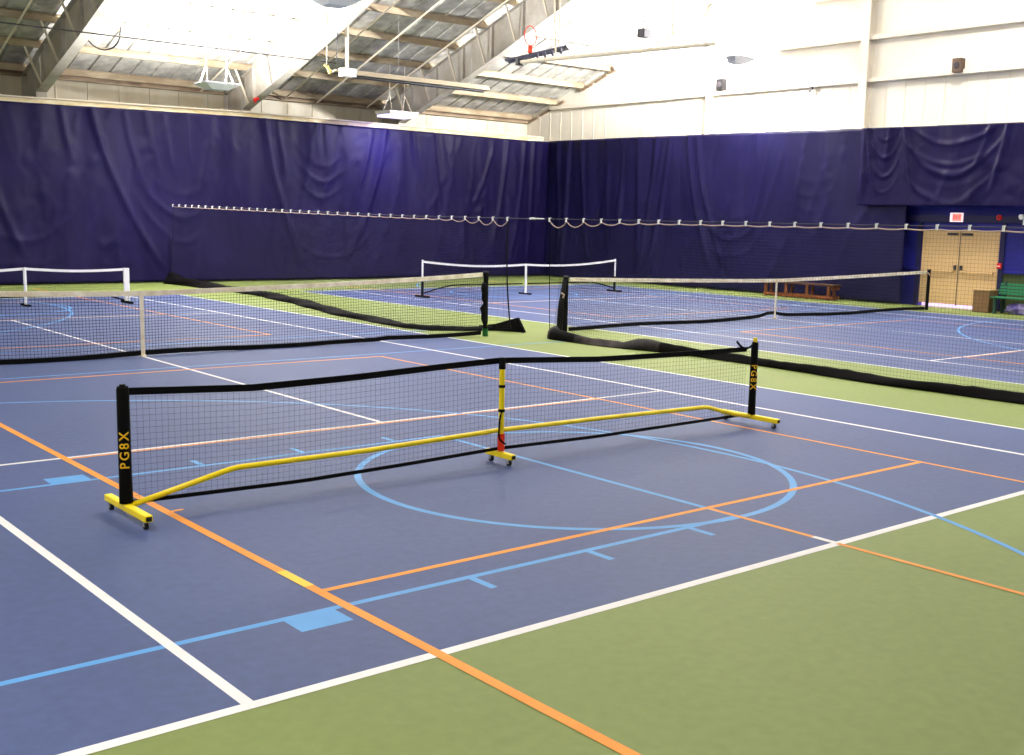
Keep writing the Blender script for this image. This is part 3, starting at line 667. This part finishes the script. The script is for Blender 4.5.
# ------------------------------------------------------------------ things by the right wall
t = thing('wooden_bench', 'low orange brown wooden bench against the curtain behind the right net', 'bench', (21.2, 4.4, 0))
q = MB(); q.box(20.98, 21.36, 3.15, 5.7, .40, .45, mat('bench_top', (84, 54, 34), .6, noise=.2, scale=6)); q.build('seat', t, bevel=.006)
for y in (3.35, 4.1, 4.85, 5.6):
    for x in (21.03, 21.29):
        q = MB(); q.box(x-.03, x+.03, y-.04, y+.04, 0, .40, M_WOODB); q.build('leg', t)
for x in (21.0, 21.33):
    q = MB(); q.box(x-.015, x+.015, 3.2, 5.66, .03, .12, M_WOODB); q.build('rail', t)
q = MB(); q.box(21.0, 21.34, 3.2, 3.24, .30, .40, M_WOODB); q.build('apron', t)

t = thing('park_bench', 'green slatted bench by the right edge, next to the brown box', 'bench', (21.5, -2.3, 0))
for i in range(4):
    q = MB(); z = .48+i*.075; x = 21.66+.03*i; q.box(x-.012, x+.012, -3.2, -1.42, z, z+.055, M_GBENCH); q.build('back_slat', t)
for i in range(4):
    q = MB(); x = 21.22+i*.105; q.box(x, x+.085, -3.2, -1.42, .40, .428, M_GBENCH); q.build('seat_slat', t)
M_GB2 = mat('bench_frame', (24, 60, 48), .5)
for y in (-1.55, -3.05):
    q = MB(); q.box(21.23, 21.29, y-.03, y+.03, 0, .40, M_GB2); q.build('leg', t)
    q = MB(); q.hexa([(21.62, y-.03, 0), (21.68, y-.03, 0), (21.68, y+.03, 0), (21.62, y+.03, 0), (21.73, y-.03, .80), (21.79, y-.03, .80), (21.79, y+.03, .80), (21.73, y+.03, .80)], M_GB2); q.build('leg', t)
    q = MB(); q.box(21.23, 21.66, y-.02, y+.02, .36, .40, M_GB2); q.build('side_rail', t)
bm = bmesh.new(); bmesh.ops.create_icosphere(bm, subdivisions=4, radius=1)
rnd = random.Random(4)
for v in bm.verts:
    p = v.co.copy(); k = 1 + .12*math.sin(5*p.x+2*p.y)+.1*math.sin(7*p.z+4*p.y)
    v.co = Vector((p.x*.16*k, p.y*.42*k, max(-.12, p.z*.14*k)))
me = bpy.data.meshes.new('bag'); bm.to_mesh(me); bm.free(); me.materials.append(M_PURPLE); me.polygons.foreach_set('use_smooth', [True]*len(me.polygons))
o = bpy.data.objects.new('bag', me); COL.objects.link(o); o.location = (21.46, -2.2, .125); tag(o, 'purple and white cloth bag lying under the green bench', 'bag')
t = thing('storage_box', 'brown box standing at the foot of the right door, beside the green bench', 'box', (21.45, -1.17, 0))
q = MB(); x0, x1, y0, y1 = 21.25, 21.68, -1.385, -.95
q.box(x0, x1, y0, y0+.015, 0, .56, M_BIN); q.box(x0, x1, y1-.015, y1, 0, .56, M_BIN); q.box(x0, x0+.015, y0+.015, y1-.015, 0, .56, M_BIN); q.box(x1-.015, x1, y0+.015, y1-.015, 0, .56, M_BIN); q.box(x0, x1, y0, y1, 0, .015, M_BIN); q.build('body', t)
q = MB(); q.box(x0-.012, x1+.012, y0-.012, y1+.012, .56, .585, mat('box_rim', (170, 140, 100), .7)); q.build('lid', t)

# wall devices
t = thing('exit_sign', 'small lit red and white exit sign above the double doors', 'sign', (XE-.1, .1, 2.4), None)
q = MB(); q.box(XE-.14, XE-.082, -.07, .29, 2.29, 2.53, mat('sign_white', (250, 236, 240), .4, emit=(255, 225, 235), estr=.8)); q.build('housing', t, bevel=.006)
q = MB(); q.box(XE-.144, XE-.141, -.045, .215, 2.315, 2.505, mat('sign_pink', (250, 150, 140), .4, emit=(255, 130, 120), estr=.7)); q.build('face', t)
cu = bpy.data.curves.new('exit', 'FONT'); cu.body = 'EXIT'; cu.size = .115; cu.extrude = .001; cu.align_x = 'CENTER'; cu.align_y = 'CENTER'; cu.offset = .002
tmp = bpy.data.objects.new('tmp', cu); COL.objects.link(tmp); bpy.context.view_layer.update()
me = bpy.data.meshes.new_from_object(tmp.evaluated_get(bpy.context.evaluated_depsgraph_get())); bpy.data.objects.remove(tmp)
me.materials.clear(); me.materials.append(mat('sign_red', (220, 40, 40), .4, emit=(255, 50, 50), estr=.8))
o = bpy.data.objects.new('lettering', me); COL.objects.link(o); o.parent = t
o.matrix_parent_inverse = Matrix(); o.matrix_local = Matrix.Translation((-.0455, -.015, .01)) @ Matrix.Rotation(-PI/2, 4, 'Z') @ Matrix.Rotation(PI/2, 4, 'X')
M_ALARM = mat('alarm_red', (214, 30, 30), .4)
t = thing('fire_alarm', 'round red alarm above the upper right corner of the doors', 'alarm', (XE-.1, -1.08, 2.42))
q = MB(); q.tube([(XE-.081, -1.08, 2.42), (XE-.11, -1.08, 2.42), (XE-.135, -1.08, 2.42)], [.075, .075, .05], M_ALARM, 16); q.build('bell', t)
q = MB(); q.tube([(XE-.135, -1.08, 2.42), (XE-.15, -1.08, 2.42)], .025, M_DARK, 10); q.build('boss', t)
t = thing('pull_station', 'small red fire pull box on the right jamb of the doors', 'alarm', (XE-.07, -1.17, 1.18))
q = MB(); q.box(XE-.10, XE-.05, -1.235, -1.115, 1.11, 1.25, M_ALARM); q.build('body', t, bevel=.008)
q = MB(); q.box(XE-.125, XE-.10, -1.21, -1.14, 1.165, 1.185, M_PW); q.build('handle', t)
t = thing('emergency_light', 'white twin headed emergency light at the right edge, above the green bench', 'lamp', (XE-.1, -1.85, 2.35))
q = MB(); q.box(XE-.16, XE-.081, -2.0, -1.75, 2.24, 2.42, M_PW); q.build('body', t, bevel=.008)
for y in (-1.95, -1.75):
    q = MB(); q.tube([(XE-.16, y, 2.46), (XE-.24, y+.02, 2.44)], [.05, .07], M_PW, 12); q.tube([(XE-.13, y, 2.41), (XE-.16, y, 2.46)], .02, M_PW, 8); q.build('lamp_head', t)
t = thing('alarm_light', 'red alarm light on the lower end of the second rafter', 'alarm', (9.74, 16.0, 5.42))
q = MB(); q.box(9.66, 9.80, 15.92, 16.06, 5.40, 5.47, M_ALARM); q.build('base', t, bevel=.01)
q = MB(); q.tube([(9.70, 15.99, 5.40), (9.70, 15.99, 5.33)], [.05, .035], M_ALARM, 12); q.build('lens', t)
for y, z, lab, M2 in ((8.46, 6.26, 'small dark speaker on the gable girt by the narrow column, left one', mat('speaker_black', (20, 20, 24), .6)), (.32, 6.17, 'small dark speaker on the gable girt right of the wide column', mat('speaker_brown', (96, 78, 66), .6))):
    t = thing('wall_speaker', lab, 'speaker', (XE-.25, y, z), 'wall speakers on the girt')
    q = MB(); q.box(XE-.34, XE-.13, y-.13, y+.13, z-.02, z+.34, M2); q.build('cabinet', t, bevel=.012)
    q = MB(); q.tube([(XE-.342, y, z+.16), (XE-.355, y, z+.16)], [.09, .06], M_CABLE, 16); q.build('cone', t)
t = thing('hook', 'tiny dark hook hanging under the middle of the gable girt', 'hook', (XE-.15, 5.03, 6.1))
q = MB(); q.tube(bez([(XE-.19, 5.03, 6.12), (XE-.19, 5.03, 6.0), (XE-.19, 5.10, 5.94), (XE-.19, 5.10, 6.02)], 8), .02, M_DARK, 6); q.box(XE-.23, XE-.15, 4.98, 5.08, 6.05, 6.12, M_DARK); q.build('body', t)

# ------------------------------------------------------------------ things under the roof
HY = 12.25
t = thing('tube_heater', 'long steel tube heater hanging below the roof in front of the grey rafter', 'heater', (12.9, HY, 6.0))
q = MB(); q.hexa([(10.85, HY-.05, 6.07), (10.85, HY+.05, 6.07), (10.85, HY+.17, 5.93), (10.85, HY-.17, 5.93), (15.5, HY-.05, 6.07), (15.5, HY+.05, 6.07), (15.5, HY+.17, 5.93), (15.5, HY-.17, 5.93)], M_SILV); q.build('reflector', t)
q = MB(); q.tube([(10.8, HY, 5.90), (15.35, HY, 5.90)], .05, M_DARK, 10); q.build('burner_tube', t)
q = MB(); q.box(10.42, 10.85, HY-.13, HY+.13, 5.87, 6.10, M_PW); q.build('burner_box', t, bevel=.015)
q = MB(); q.tube([(10.62, HY, 6.10), (10.62, HY, zroof(HY)-.2)], .05, M_PIPE, 8); q.build('flue_pipe', t)
q = MB(); q.tube([(10.42, HY, 6.0), (10.25, HY, 6.02), (10.1, HY-.05, 5.95)], .03, M_PIPE, 6); q.tube([(10.05, HY-.05, 5.9), (10.0, HY, 6.1)], .04, mat('valve_yellow', (216, 196, 120), .5), 8); q.tube([(9.9, HY, 6.12), (10.12, HY, 5.98)], .03, MATS['valve_yellow'], 6); q.build('gas_valve', t)
q = MB(); q.tube([(9.98, HY, 6.12), (10.0, HY, zroof(HY)-.2)], .012, M_PIPE, 6); q.build('gas_pipe', t)
for x in (12.3, 14.9):
    q = MB(); q.tube([(x, HY, 6.07), (x, HY, zroof(HY)-.1)], .008, M_GALV, 5); q.build('hanger', t)

t = thing('basketball_hoop', 'folded up basketball hoop with an orange rim hanging under the bright roof', 'hoop', (13.0, 7, 6.3))
# backboard lies almost flat, seen edge on; rim stands up from it
A = Vector((12.35, 7.4, 6.06)); B = Vector((13.42, 6.25, 6.42)); nb = Vector((-.2, .1, 1)).normalized()
dr = (B-A); side = nb.cross(dr).normalized()*1.05
q = MB(); th = nb*.05
q.hexa([A, B, B+side, A+side, A+th, B+th, B+side+th, A+side+th], M_BOARD); q.build('backboard', t)
Cn = A.lerp(B, .42) + th
q = MB(); q.tube([Cn + Vector((0, 0, .0)), Cn + Vector((0, 0, .18))], .06, M_RIM, 8); q.build('rim_bracket', t)
cR = Cn + Vector((0, 0, .42)); ax = dr.normalized(); axh = Vector((.97, .15, 0)).normalized()*.23
q = MB(); q.tube([cR + axh*math.cos(a) + Vector((0, 0, .24))*math.sin(a) for a in [2*PI*i/28 for i in range(29)]], .014, M_RIM, 6, caps=False); q.build('rim', t)
q = MB(); q.tube([(12.55, 7.0, 6.02), (14.35, 2.1, 6.2)], .05, M_PIPE, 8); q.build('mast', t)
q = MB(); q.box(12.47, 12.62, 7.0, 7.12, 5.94, 6.10, M_DARK); q.build('mast_cap', t)
for e in (.52, .64, .76, .9):
    q = MB(); p = A.lerp(B, e); q.tube([p, p + Vector((.05, 0, -.13))], .035, M_BOARD, 6); q.build('brace', t)
for p, y in (((12.9, 6.05, 6.06), 6.05), ((14.0, 3.1, 6.16), 3.1)):
    q = MB(); q.tube([p, (p[0]+.3, y+.6, zroof(y+.6)-.1)], .022, M_PIPE, 6); q.build('hanger', t)
q = MB(); q.tube([A.lerp(B, .85)+side*.5+th, (13.5, 6.6, zroof(6.6)-.1)], .018, M_PIPE, 6); q.build('hoist_cable', t)

t = thing('ceiling_speaker', 'dark grey box speaker hanging high under the roof near the right gable', 'speaker', (16.9, 7.0, 7.3))
q = MB(); q.box(16.77, 17.06, 6.86, 7.14, 7.13, 7.36, mat('speaker_grey', (58, 56, 66), .5)); q.build('cabinet', t, bevel=.015)
q = MB(); q.tube([(16.92 + .09*math.cos(a), 7.0, 7.46+.10*math.sin(a)) for a in [2*PI*i/20 for i in range(21)]], .022, M_DARK, 6, caps=False); q.build('bracket_ring', t)
q = MB(); q.tube([(16.92, 7.0, 7.55), (16.92, 7.0, zroof(7)-.1)], .014, M_PIPE, 6); q.build('hanger', t)
q = MB(); q.tube([(x, 11.6, 6.115) for x in (-13.9, 0, 4, 8, 9.9)], .016, M_CABLE, 6); q.tube([(9.9, 11.6, 6.115), (9.95, 11.6, zbot(11.6)+.05)], .012, M_CABLE, 6)
tag(q.build('overhead_cable'), 'dark cable strung across the top left corner in front of the rafters', 'cable')
q = MB(); q.tube(bez([(4.42, 14.6, 6.35), (4.5, 14.2, 6.02), (4.6, 13.4, 5.95), (4.75, 13.2, 6.15), (4.72, 13.2, 6.6)], 14), .022, M_DARK, 6)
tag(q.build('loose_cable'), 'short dark cable loop hanging beside the furthest left rafter', 'cable')
